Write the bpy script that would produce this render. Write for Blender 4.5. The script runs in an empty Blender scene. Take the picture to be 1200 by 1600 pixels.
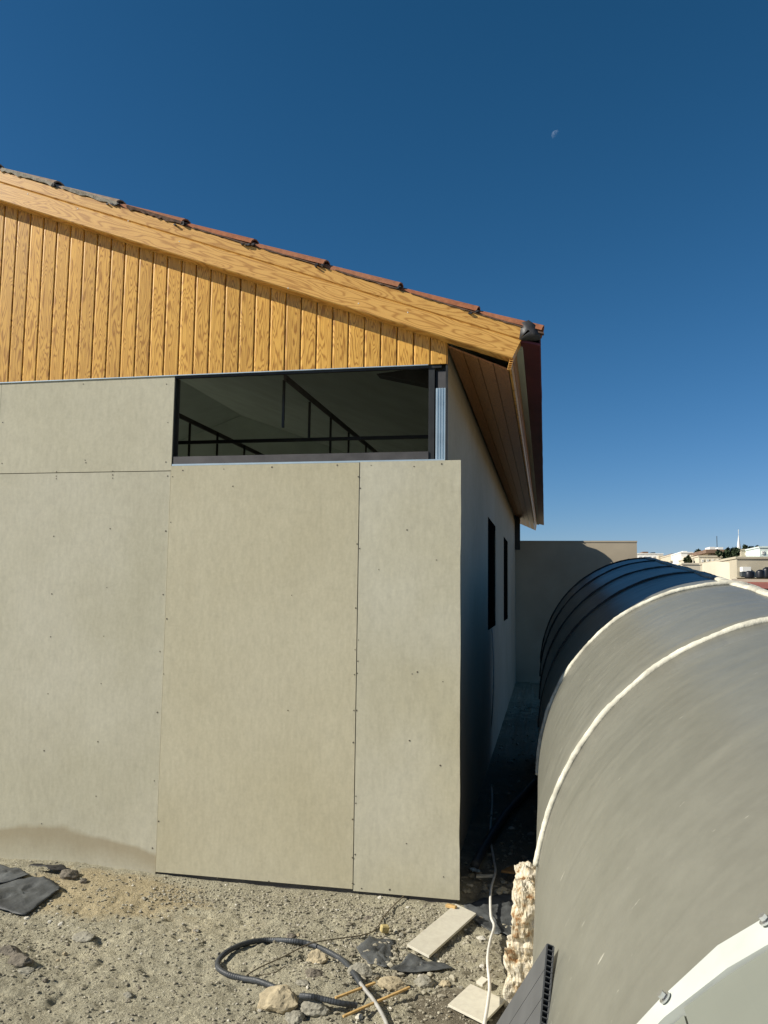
import bpy, bmesh, math, random
import numpy as np
from mathutils import Vector, Matrix, noise
random.seed(7); np.random.seed(7)
C = bpy.context.scene.collection
SC = bpy.context.scene

# ------------------------------------------------------------------ camera, sky, sun, exposure
F = 1259.3                                   # focal length in pixels of the 1200x1600 photograph
YAW, PITCH, ROLL = -0.1975846, 0.0961277, 0.0130364
EYE = Vector((0, 0, 1.7))
def _axes():
    y, p, r = YAW, PITCH, ROLL
    fwd = Vector((math.sin(y)*math.cos(p), math.cos(y)*math.cos(p), math.sin(p)))
    right = Vector((math.cos(y), -math.sin(y), 0)); up = right.cross(fwd)
    return math.cos(r)*right + math.sin(r)*up, -math.sin(r)*right + math.cos(r)*up, fwd
RIGHT, UP, FWD = _axes()
def ray(x, y): return RIGHT*((x-600)/F) - UP*((y-800)/F) + FWD
def onY(x, y, Y): d = ray(x, y); return EYE + d*(Y/d.y)
def onZ(x, y, z=0.0): d = ray(x, y); return EYE + d*((z-1.7)/d.z)
def onX(x, y, X): d = ray(x, y); return EYE + d*(X/d.x)

cam = bpy.data.cameras.new('camera'); co = bpy.data.objects.new('camera', cam); C.objects.link(co)
cam.sensor_fit = 'VERTICAL'; cam.sensor_height = 36; cam.lens = F/1600*36
cam.clip_start = 0.05; cam.clip_end = 6000
co.matrix_world = Matrix((RIGHT, UP, -FWD)).transposed().to_4x4(); co.location = EYE
SC.camera = co

SUN_DIR = Vector((1.0, 0.42, -0.71)).normalized()      # the way the light travels
w = bpy.data.worlds.new('World'); SC.world = w; w.use_nodes = True
nt = w.node_tree; nt.nodes.clear()
sky = nt.nodes.new('ShaderNodeTexSky'); sky.sky_type = 'NISHITA'; sky.sun_disc = False
sky.sun_elevation = math.asin(-SUN_DIR.z)
sky.sun_rotation = math.atan2(-SUN_DIR.x, -SUN_DIR.y)
sky.altitude = 900; sky.air_density = 1.0; sky.dust_density = 0.0; sky.ozone_density = 1.0
tint = nt.nodes.new('ShaderNodeMix'); tint.data_type = 'RGBA'; tint.blend_type = 'MULTIPLY'
tint.inputs[0].default_value = 1.0; tint.inputs[7].default_value = (0.255, 0.765, 0.96, 1)
bg = nt.nodes.new('ShaderNodeBackground'); bg.inputs[1].default_value = 0.05
wo = nt.nodes.new('ShaderNodeOutputWorld')
sep = nt.nodes.new('ShaderNodeSeparateColor'); com = nt.nodes.new('ShaderNodeCombineColor')   # one colour grade for the whole sky
nt.links.new(sky.outputs[0], sep.inputs[0])
for i, gm in enumerate((1.55, 1.06, 1.12)):
    pw = nt.nodes.new('ShaderNodeMath'); pw.operation = 'POWER'; pw.inputs[1].default_value = gm
    nt.links.new(sep.outputs[i], pw.inputs[0]); nt.links.new(pw.outputs[0], com.inputs[i])
nt.links.new(com.outputs[0], tint.inputs[6]); nt.links.new(tint.outputs[2], bg.inputs[0]); nt.links.new(bg.outputs[0], wo.inputs[0])
sl = bpy.data.lights.new('sun', 'SUN'); sl.energy = 5.0; sl.angle = math.radians(0.5); sl.color = (1.0, 0.94, 0.83)
so = bpy.data.objects.new('sun', sl); C.objects.link(so); so.location = (-20, -10, 20)
so.rotation_euler = SUN_DIR.to_track_quat('-Z', 'Y').to_euler()
SC.view_settings.view_transform = 'Standard'; SC.view_settings.look = 'None'
SC.view_settings.gamma = 1; SC.view_settings.use_curve_mapping = False
SC.view_settings.exposure = 0.52

# ------------------------------------------------------------------ material helpers
class NT:
    def __init__(s, name):
        s.m = bpy.data.materials.new(name); s.m.use_nodes = True
        s.t = s.m.node_tree; s.b = s.t.nodes['Principled BSDF']; s.out = s.t.nodes['Material Output']
    def n(s, typ, **kw):
        o = s.t.nodes.new('ShaderNode'+typ)
        for k, v in kw.items(): setattr(o, k, v)
        return o
    def l(s, a, b): s.t.links.new(a, b)
    def val(s, sock, v):
        if hasattr(v, 'is_output'): s.l(v, sock)
        else: sock.default_value = v
    def math(s, op, a, b=0.0, clamp=False):
        o = s.n('Math', operation=op, use_clamp=clamp); s.val(o.inputs[0], a); s.val(o.inputs[1], b); return o.outputs[0]
    def coord(s, scale=(1,1,1), which='Object', off=None):
        tc = s.n('TexCoord'); mp = s.n('Mapping'); mp.inputs['Scale'].default_value = scale
        s.l(tc.outputs[which], mp.inputs[0])
        if off is not None: s.l(off, mp.inputs['Location'])
        return mp.outputs[0]
    def noise(s, vec, scale, detail=4, rough=.55, dist=0):
        o = s.n('TexNoise'); s.l(vec, o.inputs['Vector'])
        o.inputs['Scale'].default_value = scale; o.inputs['Detail'].default_value = detail
        o.inputs['Roughness'].default_value = rough; o.inputs['Distortion'].default_value = dist
        return o.outputs['Fac']
    def ramp(s, fac, stops):
        o = s.n('ValToRGB'); r = o.color_ramp
        while len(r.elements) > 1: r.elements.remove(r.elements[0])
        r.elements[0].position = stops[0][0]; r.elements[0].color = (*stops[0][1], 1)
        for p, c in stops[1:]:
            e = r.elements.new(p); e.color = (*c, 1)
        s.l(fac, o.inputs[0]); return o.outputs[0]
    def mix(s, fac, a, b, mode='MIX'):
        o = s.n('Mix', data_type='RGBA', blend_type=mode)
        s.val(o.inputs[0], fac)
        for i, v in ((6, a), (7, b)):
            if hasattr(v, 'is_output'): s.l(v, o.inputs[i])
            else: o.inputs[i].default_value = (*v, 1)
        return o.outputs[2]
    def bump(s, h, strength=.3, dist=.01):
        o = s.n('Bump'); o.inputs['Strength'].default_value = strength; o.inputs['Distance'].default_value = dist
        s.l(h, o.inputs['Height']); s.l(o.outputs[0], s.b.inputs['Normal'])
    def done(s, col, rough=.8, metal=0, spec=.4):
        s.val(s.b.inputs['Base Color'], col if hasattr(col, 'is_output') else (*col, 1))
        s.val(s.b.inputs['Roughness'], rough); s.b.inputs['Metallic'].default_value = metal
        s.b.inputs['Specular IOR Level'].default_value = spec
        return s.m

def simple(name, col, rough=.7, metal=0, var=.25, scale=8, bump=.0, spec=.4):
    k = NT(name); v = k.coord(); f = k.noise(v, scale, 6)
    c = k.ramp(f, [(.3, tuple(x*(1-var) for x in col)), (.7, tuple(min(1, x*(1+var)) for x in col))])
    if bump: k.bump(k.noise(v, scale*6, 5), bump, .004)
    return k.done(c, rough, metal, spec)

def cement(name, a, b, stain=False):
    k = NT(name)
    oi = k.n('ObjectInfo'); cx = k.n('CombineXYZ'); r = k.math('MULTIPLY', oi.outputs['Random'], 40.0)
    for i in range(3): k.l(r, cx.inputs[i])
    v = k.coord(off=cx.outputs[0]); vs = k.coord((7, 7, 2.4), off=cx.outputs[0])
    f1 = k.noise(v, 1.1, 3, .5); f2 = k.noise(vs, 5, 5, .6); f3 = k.noise(v, 55, 3, .6)
    c = k.ramp(f1, [(.33, a), (.66, b)])
    c = k.mix(.17, c, k.ramp(f2, [(.3, (.30,.29,.26)), (.52, (.54,.53,.48)), (.75, (.74,.73,.68))]), 'OVERLAY')
    c = k.mix(.15, c, k.ramp(k.noise(k.coord((3, 3, 1.2), off=cx.outputs[0]), 1.6, 5, .6, .5), [(.3, (.38,.37,.36)), (.7, (.62,.63,.66))]), 'OVERLAY')
    c = k.mix(.10, c, k.ramp(f3, [(.3, (.3,.3,.3)), (.7, (.72,.72,.72))]), 'OVERLAY')
    # handling marks: sparse darker scuffs
    f4 = k.noise(k.coord((1, 1, 3.2)), 2.3, 6, .7, 1.2)
    c = k.mix(k.ramp(f4, [(.60, (0,0,0)), (.78, (.30,.30,.30))]), c, tuple(x*.72 for x in a))
    if stain:                                   # tide mark of splashed mud above the dirt
        tc = k.n('TexCoord'); sx = k.n('SeparateXYZ'); k.l(tc.outputs['Object'], sx.inputs[0])
        nz = k.noise(k.coord(), 2.2, 4, .55)
        arch = k.math('SUBTRACT', sx.outputs['X'], .56); arch = k.math('MULTIPLY', k.math('MULTIPLY', arch, arch), .28)
        edge = k.math('ADD', k.math('ADD', sx.outputs['Z'], arch), k.math('MULTIPLY', k.math('SUBTRACT', nz, .5), .16))
        m = k.n('MapRange'); k.l(edge, m.inputs[0]); m.inputs[1].default_value = .255; m.inputs[2].default_value = .225
        m2 = k.n('MapRange'); k.l(edge, m2.inputs[0]); m2.inputs[1].default_value = .02; m2.inputs[2].default_value = .19
        fac = k.math('MULTIPLY', k.math('MULTIPLY', m.outputs[0], m2.outputs[0]), .62)
        c = k.mix(fac, c, (.27, .215, .125))
    k.bump(k.math('ADD', f3, k.math('MULTIPLY', f2, .6)), .18, .003)
    return k.done(c, .82, 0, .25)

def wood(name, long_axis='Z', base=(.54,.275,.044), dark=(.30,.125,.016), light=(.74,.425,.09), k1=7.5, rough=.33):
    k = NT(name)
    oi = k.n('ObjectInfo'); cx = k.n('CombineXYZ'); r = k.math('MULTIPLY', oi.outputs['Random'], 63.0)
    for i in range(3): k.l(r, cx.inputs[i])
    sc = {'Z': (20, 3, 2.7), 'X': (2.1, 3, 18), 'Y': (18, 2.1, 3)}[long_axis]
    v = k.coord(sc, off=cx.outputs[0])
    f = k.noise(v, 1.0, 1.8, .38, .3)
    rings = k.math('PINGPONG', k.math('MULTIPLY', f, k1*3.9), 1.0)
    line = k.ramp(rings, [(.0, (0,0,0)), (.5, (.12,.12,.12)), (.8, (.75,.75,.75)), (1, (1,1,1))])
    fine = k.noise(k.coord(tuple(x*9 if x > 10 else x for x in sc), off=cx.outputs[0]), 2.0, 4, .6)
    c = k.mix(line, light, dark)
    c = k.mix(.24, c, base)
    c = k.mix(.20, c, k.ramp(fine, [(.3, (.25,.25,.25)), (.7, (.75,.75,.75))]), 'OVERLAY')
    hv = k.n('HueSaturation'); k.l(c, hv.inputs['Color'])
    k.l(k.math('ADD', .90, k.math('MULTIPLY', oi.outputs['Random'], .20)), hv.inputs['Value'])
    k.bump(k.math('ADD', fine, rings), .06, .002)
    return k.done(hv.outputs[0], rough, 0, .45)

def earth():
    k = NT('dry_dirt'); v = k.coord()
    f1 = k.noise(v, .9, 4); f2 = k.noise(v, 7, 8, .65); f3 = k.noise(v, 75, 6, .7)
    c = k.ramp(f1, [(.32, (.305,.28,.20)), (.55, (.355,.33,.24)), (.72, (.39,.352,.245))])
    c = k.mix(.55, c, k.ramp(f2, [(.25, (.30,.29,.27)), (.5, (.5,.5,.5)), (.8, (.72,.71,.68))]), 'OVERLAY')
    c = k.mix(.70, c, k.ramp(f3, [(.25, (.2,.2,.2)), (.5, (.5,.5,.5)), (.75, (.8,.8,.79))]), 'OVERLAY')
    # yellower mortar dust under the left board, damp dark patch by the offcuts
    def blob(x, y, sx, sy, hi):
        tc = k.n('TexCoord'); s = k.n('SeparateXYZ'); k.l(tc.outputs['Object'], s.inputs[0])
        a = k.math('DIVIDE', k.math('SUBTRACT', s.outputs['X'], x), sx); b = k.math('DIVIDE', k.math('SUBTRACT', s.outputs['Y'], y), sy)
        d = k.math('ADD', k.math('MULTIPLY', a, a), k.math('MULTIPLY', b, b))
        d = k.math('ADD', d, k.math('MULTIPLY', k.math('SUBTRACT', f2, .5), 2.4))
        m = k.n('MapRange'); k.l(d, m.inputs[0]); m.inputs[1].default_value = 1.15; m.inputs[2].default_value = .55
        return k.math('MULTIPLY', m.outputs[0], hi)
    c = k.mix(blob(-2.45, 4.35, .62, .30, .55), c, (.40,.31,.165))
    c = k.mix(blob(-.36, 3.55, .22, .20, .72), c, (.115,.095,.068))
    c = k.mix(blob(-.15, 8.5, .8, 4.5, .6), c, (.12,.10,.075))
    k.bump(k.math('ADD', k.math('MULTIPLY', f2, .5), f3), 1.0, .016)
    return k.done(c, .95, 0, .15)

def islands(name, stops, rough=.9):
    k = NT(name); g = k.n('NewGeometry'); f = k.noise(k.coord(), 60, 4)
    c = k.ramp(g.outputs['Random Per Island'], stops)
    c = k.mix(.5, c, k.ramp(f, [(.25, (.3,.3,.3)), (.75, (.7,.7,.7))]), 'OVERLAY')
    return k.done(c, rough, 0, .2)

def fibreglass(name, a, b, rough=.34):
    k = NT(name); v = k.coord()
    # long brushed weathering streaks running round the arch, blotches, pale scuffs
    f1 = k.noise(k.coord((1.2, .8, 1.2)), 1.6, 6, .6, .6)
    sv = k.coord((1, 1, 1)); mp = k.n('Mapping'); k.l(sv, mp.inputs[0]); mp.inputs['Rotation'].default_value = (0, .5, .5); mp.inputs['Scale'].default_value = (1.0, 9, 2.2)
    f2 = k.noise(mp.outputs[0], 2.2, 4, .5, .5); f3 = k.noise(v, 16, 6, .7)
    c = k.ramp(f1, [(.3, a), (.7, b)])
    c = k.mix(.13, c, k.ramp(f2, [(.28, (.26,.26,.25)), (.5, (.5,.5,.49)), (.72, (.66,.66,.62))]), 'OVERLAY')
    c = k.mix(.16, c, k.ramp(f3, [(.3, (.3,.3,.3)), (.7, (.7,.7,.7))]), 'OVERLAY')
    sc = k.noise(mp.outputs[0], 7.0, 3, .6)
    c = k.mix(k.ramp(sc, [(.71, (0,0,0)), (.76, (.55,.55,.55))]), c, (.62,.60,.50))
    rr = k.math('ADD', rough, k.math('MULTIPLY', k.math('SUBTRACT', f2, .5), .25))
    k.bump(k.math('ADD', f1, k.math('MULTIPLY', f2, .12)), .12, .03)
    return k.done(c, rr, 0, .32)

def plaster_rubble():
    k = NT('broken_plaster'); v = k.coord()
    f1 = k.noise(v, 14, 6, .65); f2 = k.noise(v, 48, 5, .7)
    c = k.ramp(f1, [(.42, (.58,.53,.42)), (.53, (.48,.41,.28)), (.60, (.29,.165,.075)), (.72, (.16,.085,.045))])
    c = k.mix(.55, c, k.ramp(f2, [(.25, (.2,.2,.2)), (.75, (.8,.8,.8))]), 'OVERLAY')
    k.bump(k.math('ADD', f1, f2), .8, .012)
    return k.done(c, .95, 0, .1)

def tile_mat():
    k = NT('terracotta'); oi = k.n('ObjectInfo'); v = k.coord()
    f = k.noise(v, 9, 6, .65); g = k.noise(v, 50, 4)
    c = k.ramp(f, [(.3, (.23,.075,.035)), (.55, (.36,.125,.055)), (.75, (.42,.21,.12))])
    c = k.mix(k.math('MULTIPLY', oi.outputs['Random'], .35), c, (.30,.20,.13))
    c = k.mix(.4, c, k.ramp(g, [(.3, (.3,.3,.3)), (.7, (.7,.7,.7))]), 'OVERLAY')
    k.bump(g, .3, .004)
    return k.done(c, .85, 0, .2)

M = dict(
    cem_grey=cement('cement_board_grey', (.425,.402,.302), (.475,.452,.358), True),
    cem_upper=cement('cement_board_upper', (.44,.415,.31), (.49,.465,.36)),
    cem_tan=cement('cement_board_tan', (.435,.398,.278), (.47,.435,.318)),
    cem_mix=cement('cement_board_right', (.43,.40,.285), (.475,.455,.36)),
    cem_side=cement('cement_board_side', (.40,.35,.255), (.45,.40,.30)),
    offcut=cement('cement_offcut', (.50,.47,.38), (.56,.53,.44)),
    wood=wood('wood_print_cladding'), fascia=wood('wood_print_fascia', 'X', (.57,.30,.07), (.38,.17,.03), (.70,.40,.105), 6.5, .42),
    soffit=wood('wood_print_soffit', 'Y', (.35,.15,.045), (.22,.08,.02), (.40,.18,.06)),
    tile=tile_mat(), mortar=simple('grey_mortar', (.27,.245,.195), .95, 0, .4, 30, .5), dark_mortar=simple('brown_mortar', (.10,.06,.04), .95, 0, .5, 30, .5), tile_dusty=simple('dusty_terracotta', (.30,.22,.155), .9, 0, .4, 14, .4),
    membrane=simple('black_membrane', (.028,.028,.03), .5, 0, .5, 7, .5),
    dusty=simple('dusty_membrane', (.062,.066,.066), .62, 0, .6, 9, .6),
    maroon=simple('maroon_sheet', (.10,.018,.026), .5, 0, .25, 4),
    dark=simple('dark_steel', (.03,.032,.032), .5, .3, .3, 10), steel=simple('grey_track', (.085,.08,.078), .5, .3, .25, 9),
    galv=simple('galvanised_steel', (.50,.60,.64), .38, .55, .12, 6), inner=simple('interior_board', (.47,.56,.51), .9, 0, .10, 2),
    black=simple('black_glass', (.005,.005,.005), 1.0, 0, .2, 3, 0, 0.0), screw=simple('screw_head', (.10,.085,.065), .6, .2, .3, 50),
    dirt=earth(), gravel=islands('gravel', [(0, (.20,.18,.135)), (.35, (.28,.255,.19)), (.7, (.34,.315,.24)), (.93, (.25,.225,.17)), (1, (.55,.52,.44))]),
    stone_tan=simple('tan_stone', (.37,.31,.20), .9, 0, .25, 18, .7), stone_grey=simple('grey_stone', (.25,.235,.185), .92, 0, .3, 18, .7),
    stone_dark=simple('dark_clod', (.15,.13,.10), .95, 0, .35, 24, .8), stone_white=simple('pale_stone', (.50,.475,.40), .9, 0, .18, 20, .5),
    hose=simple('black_corrugated_plastic', (.040,.045,.050), .5, 0, .35, 20), cable=simple('white_cable', (.62,.60,.54), .5, 0, .12, 20),
    wire=simple('thin_wire', (.14,.115,.075), .7, 0, .3, 20), greycable=simple('grey_cable', (.32,.31,.28), .6, 0, .2, 20),
    stick=simple('raw_wood_stick', (.46,.30,.115), .75, 0, .25, 30, .2), brownboard=simple('brown_board', (.30,.16,.05), .8, 0, .25, 8),
    foam=simple('yellow_foam', (.44,.35,.15), .9, 0, .2, 40, .6), plank=simple('grey_hollow_plank', (.085,.088,.09), .5, 0, .15, 10),
    whiteplank=simple('white_hollow_plank', (.70,.72,.70), .5, 0, .06, 10),
    fg=fibreglass('fibreglass', (.148,.147,.119), (.172,.170,.14), .36), shadebead=simple('shaded_sealant', (.05,.05,.048), .8, 0, .3, 22, .8), bead=simple('cream_sealant', (.50,.48,.39), .8, 0, .38, 11, .9),
    white=simple('white_painted_metal', (.47,.495,.45), .5, 0, .12, 5), offwhite=simple('offwhite_cover', (.185,.197,.165), .45, 0, .08, 3),
    zinc=simple('zinc_bolt', (.6,.61,.62), .22, .9, .15, 40), rubble=plaster_rubble(),
    render=simple('beige_render', (.40,.34,.25), .9, 0, .15, 1.1, .3), concrete=simple('grey_concrete', (.33,.31,.26), .9, 0, .2, 3, .3),
)

# ------------------------------------------------------------------ mesh helpers
class MB:
    def __init__(s): s.v = []; s.f = []
    def add(s, vs, fs):
        b = len(s.v); s.v += [tuple(p) for p in vs]; s.f += [tuple(i+b for i in f) for f in fs]; return s
    def box(s, x0, x1, y0, y1, z0, z1):
        return s.add([(x0,y0,z0),(x1,y0,z0),(x1,y1,z0),(x0,y1,z0),(x0,y0,z1),(x1,y0,z1),(x1,y1,z1),(x0,y1,z1)],
                     [(0,3,2,1),(4,5,6,7),(0,1,5,4),(1,2,6,5),(2,3,7,6),(3,0,4,7)])
    def prism(s, pts, vec):                    # polygon (3D points) extruded by vec
        n = len(pts); a = [Vector(p) for p in pts]; b = [p+Vector(vec) for p in a]
        return s.add(a+b, [tuple(range(n-1, -1, -1)), tuple(range(n, 2*n))] + [(i, (i+1) % n, n+(i+1) % n, n+i) for i in range(n)])
    def tube(s, pts, r, n=8, ribbed=False, closed_ends=True):
        pts = [Vector(p) for p in pts]; rings = []
        for i, p in enumerate(pts):
            t = (pts[min(i+1, len(pts)-1)] - pts[max(i-1, 0)]).normalized()
            u = t.cross(Vector((0,0,1)));  u = u.normalized() if u.length > 1e-3 else Vector((1,0,0))
            v = u.cross(t); rr = r(i) if callable(r) else r
            rings.append([p + u*(rr*math.cos(2*math.pi*k/n)) + v*(rr*math.sin(2*math.pi*k/n)) for k in range(n)])
        fs = []
        for i in range(len(pts)-1):
            for k in range(n): fs.append((i*n+k, i*n+(k+1) % n, (i+1)*n+(k+1) % n, (i+1)*n+k))
        if closed_ends: fs += [tuple(range(n-1, -1, -1)), tuple((len(pts)-1)*n+k for k in range(n))]
        return s.add([p for R in rings for p in R], fs)
    def build(s, name, mat, parent=None, origin=None, smooth=False, bevel=0):
        o0 = Vector(origin) if origin is not None else Vector((0,0,0))
        me = bpy.data.meshes.new(name)
        me.from_pydata([(p[0]-o0.x, p[1]-o0.y, p[2]-o0.z) for p in s.v], [], s.f); me.update()
        me.materials.append(M[mat] if isinstance(mat, str) else mat)
        bm = bmesh.new(); bm.from_mesh(me); bmesh.ops.recalc_face_normals(bm, faces=bm.faces)
        if bevel: bmesh.ops.bevel(bm, geom=list(bm.edges), offset=bevel, segments=1, affect='EDGES')
        bm.to_mesh(me); bm.free()
        if smooth: me.polygons.foreach_set('use_smooth', [True]*len(me.polygons))
        return link(name, me, parent, o0)
def wpos(o):
    p = Vector(o.location)
    while o.parent: o = o.parent; p = p + Vector(o.location)
    return p
def link(name, me, parent, loc):
    o = bpy.data.objects.new(name, me); C.objects.link(o)
    if parent: o.parent = parent; o.location = Vector(loc) - wpos(parent)
    else: o.location = loc
    return o
def tag(o, label=None, cat=None, group=None, kind=None):
    for k, v in (('label', label), ('category', cat), ('group', group), ('kind', kind)):
        if v: o[k] = v
    return o
def thing(name, loc, label, cat, group=None):
    o = bpy.data.objects.new(name, None); C.objects.link(o); o.location = loc; o.empty_display_size = .2
    return tag(o, label, cat, group)
def spline(pts, sub=6):                        # Catmull-Rom through the points
    P = [Vector(p) for p in pts]; P = [P[0]*2-P[1]] + P + [P[-1]*2-P[-2]]; out = []
    for i in range(1, len(P)-2):
        for k in range(sub):
            t = k/sub; a, b, c, d = P[i-1:i+3]
            out.append(.5*((2*b)+(c-a)*t+(2*a-5*b+4*c-d)*t*t+(3*b-a-3*c+d)*t**3))
    return out + [P[-2]]

# ================================================================== SETTING: ground, terrain
def gheight(x, y):
    n = noise.fractal(Vector((x*1.3, y*1.3, 3.1)), .9, 2.1, 5)*.022 + noise.fractal(Vector((x*9, y*9, 7.7)), .8, 2.2, 4)*.010
    n += abs(noise.noise(Vector((x*34, y*34, 1.7))))**1.5*.014 - .003 + noise.noise(Vector((x*64, y*64, 2.7)))*.0042 - max(0, noise.noise(Vector((x*13, y*13, 9.2)))-.28)*.05
    h = -.045 + n
    h += .075*math.exp(-((x+3.0)/.75)**2 - ((y-4.62)/.28)**2)            # dirt heaped on the left board
    h += .05*math.exp(-((x+.92)/.22)**2 - ((y-3.62)/.16)**2)             # spoil by the sticks
    h += .05*math.exp(-((x+2.55)/.35)**2 - ((y-3.42)/.2)**2)
    def st_(a, b, v): v = min(1, max(0, (v-a)/(b-a))); return v*v*(3-2*v)
    wall = st_(4.15, 4.62, y)*(1-st_(-.55, -.40, x))
    return h*(1-.55*wall) - (.012+.010*st_(-2.6, -2.1, x))*wall
def axis(segs):
    out = []
    for a, b, st in segs: out += list(np.arange(a, b, st))
    return np.array(out + [segs[-1][1]])
gx = axis([(-16,-3.9,.8), (-3.9,.1,.0125), (.1,4.0,.5)]); gy = axis([(-8,2.7,.6), (2.7,5.0,.0125), (5.0,5.2,.05), (5.2,9,.06), (9,17.5,.4)])
gv = [(x, y, gheight(x, y)) for y in gy for x in gx]; nx = len(gx)
gf = [(j*nx+i, j*nx+i+1, (j+1)*nx+i+1, (j+1)*nx+i) for j in range(len(gy)-1) for i in range(nx-1)]
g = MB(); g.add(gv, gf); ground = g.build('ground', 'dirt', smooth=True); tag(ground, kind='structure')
s = MB().box(-16, 4.0, -8, 17.5, -8, -.14).build('roof_slab', 'concrete'); tag(s, kind='structure')

def terr(x, y):
    d = math.hypot(x, y)
    z = -6.5 + max(0, d-18)*.12 if d < 112 else 4.8 - min(9, (d-112)*.05)
    return z + noise.noise(Vector((x*.03, y*.03, 1)))*.8
tm = NT('hillside'); tv = tm.coord()
hill_mat = tm.done(tm.ramp(tm.noise(tv, .12, 8, .65), [(.35, (.08,.085,.045)), (.5, (.25,.21,.14)), (.7, (.36,.31,.22))]), .95)
ang = np.linspace(0, 2*math.pi, 121)[:-1]; rad = [0.5, 18, 24, 30, 40, 50, 60, 75, 90, 112, 150, 220, 400, 900, 2500]
tv_ = [(r*math.cos(a), r*math.sin(a), terr(r*math.cos(a), r*math.sin(a))) for r in rad for a in ang]
tf_ = [(j*120+i, j*120+(i+1) % 120, (j+1)*120+(i+1) % 120, (j+1)*120+i) for j in range(len(rad)-1) for i in range(120)]
h = MB(); h.add(tv_, tf_); h = h.build('hillside', hill_mat, smooth=True); tag(h, kind='structure')

# ================================================================== THE BUILDING
FY = 4.69                       # face of the cement boards
WX = -.565                      # side wall
BY = 15.75                      # far end of the building
RF = 4.586                      # face of the rake fascia
p0, p1 = onY(0, 313, RF), onY(800, 560, RF)
SL = (p1.z-p0.z)/(p1.x-p0.x)    # slope of the roof (negative towards the eave)
def rake(x): return p1.z + SL*(x-p1.x)          # underside of the fascia
RIDGE = -6.2
def roofz(x, off=0): return (rake(x) if x > RIDGE else rake(2*RIDGE-x)) + off
B = thing('unfinished_building', (-3.2, FY, 0), 'unfinished single-storey building clad in cement boards, with wood-look gable and tiled roof', 'building')

def panel(x0, x1, z0, z1, mat, y=FY, screws=None, ragged=False, thick=.012):
    nz = 40 if ragged else 1
    vs = []; 
    for i in range(nz+1):
        z = z0+(z1-z0)*i/nz
        j = 0
        if ragged: j = .004*noise.noise(Vector((0, 1.2, z*4))) + .0025*noise.noise(Vector((3, 0, z*19)))
        vs += [(x0, y, z), (x1+j, y, z), (x1+j, y+thick, z), (x0, y+thick, z)]
    fs = [(0,1,2,3), tuple(4*nz+k for k in (3,2,1,0))]
    for i in range(nz):
        for k in range(4): fs.append((4*i+k, 4*i+(k+1) % 4, 4*i+4+(k+1) % 4, 4*i+4+k))
    o = MB().add(vs, fs).build('wall_panel', mat, B, (x0, y, z0))
    if screws:
        sb = MB()
        for (sx, sz, r) in screws:
            pts = [(sx+r*math.cos(a*math.pi/3)*random.uniform(.8, 1.3), y-.0015, sz+r*math.sin(a*math.pi/3)*random.uniform(.8, 1.3)) for a in range(6)]
            sb.prism(pts, (0, .004, 0))
        q = sb.build('screw_head', 'screw', o); q['kind'] = 'stuff'
    return o
def scr(pix, r=.0040):
    out = []
    for (x, y) in pix: p = onY(x, y, FY); out.append((p.x, p.z, r*random.uniform(.7, 1.25)))
    return out
S1, S2, COR = -2.316, -1.092, -.481
# left lower board, upper-left board, middle board, right board: screws where the photograph shows them
panel(-3.539, S1-.002, -.035, 2.429, 'cem_grey', FY, scr([(88,744),(88,748),(176,742),(176,747),(172,826),(84,838),(167,918),(81,928),(162,994),(79,995),(158,1068),(75,1084),(153,1159),(69,1173),(150,1244),(65,1287),(262,744),(259,830),(255,929),(250,1018),(246,1113),(241,1220),(238,1325),(61,1350)]))
panel(-3.563, S1-.001, 2.434, 3.044, 'cem_upper', FY+.001, scr([(133,719),(134,723),(259,722),(88,737),(176,736),(3,724),(4,660),(262,660),(130,600),(260,600)]))
panel(S1+.001, S2-.002, -.012, 2.462, 'cem_tan', FY-.003, scr([(270,745),(267,816),(261,967),(256,1053),(248,1283),(286,735),(350,733),(425,730),(527,727),(560,745),(558,850),(556,950),(555,1015),(554,1054),(553,1110),(552,1160),(551,1280),(551,1340),(551,1380),(420,1377),(340,1372),(364,760),(450,1110),(456,930)]))
panel(S2+.002, COR, -.022, 2.466, 'cem_mix', FY-.001, scr([(563,763),(562,857),(560,1000),(559,1033),(558,1052),(557,1110),(556,1244),(556,1255),(555,1335),(580,727),(647,729),(690,725),(636,828),(682,875),(592,890),(644,1053),(652,1050),(692,1065),(640,1157),(688,1196),(635,1318),(693,1370),(609,1390),(565,1388)]), ragged=True)
x = -3.541
for i in range(7):
    a = max(x-1.222, -11.83)
    panel(a, x-.003, -.035, 2.429, 'cem_grey' if i % 2 else 'cem_tan', FY+.0005*(i % 2)); panel(a-.02, x-.024, 2.434, 3.044, 'cem_upper', FY+.001)
    x -= 1.222
# framing behind the boards (closes the wall; leaves the window strip open)
fr = MB().box(-11.8, COR-.02, FY+.014, FY+.09, -.1, 2.44).box(-11.8, S1-.002, FY+.015, FY+.09, 2.44, 3.04)
fr.box(-11.8, WX-.02, FY+.034, FY+.09, 3.062, 3.30).build('wall_frame', 'steel', B)
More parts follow.
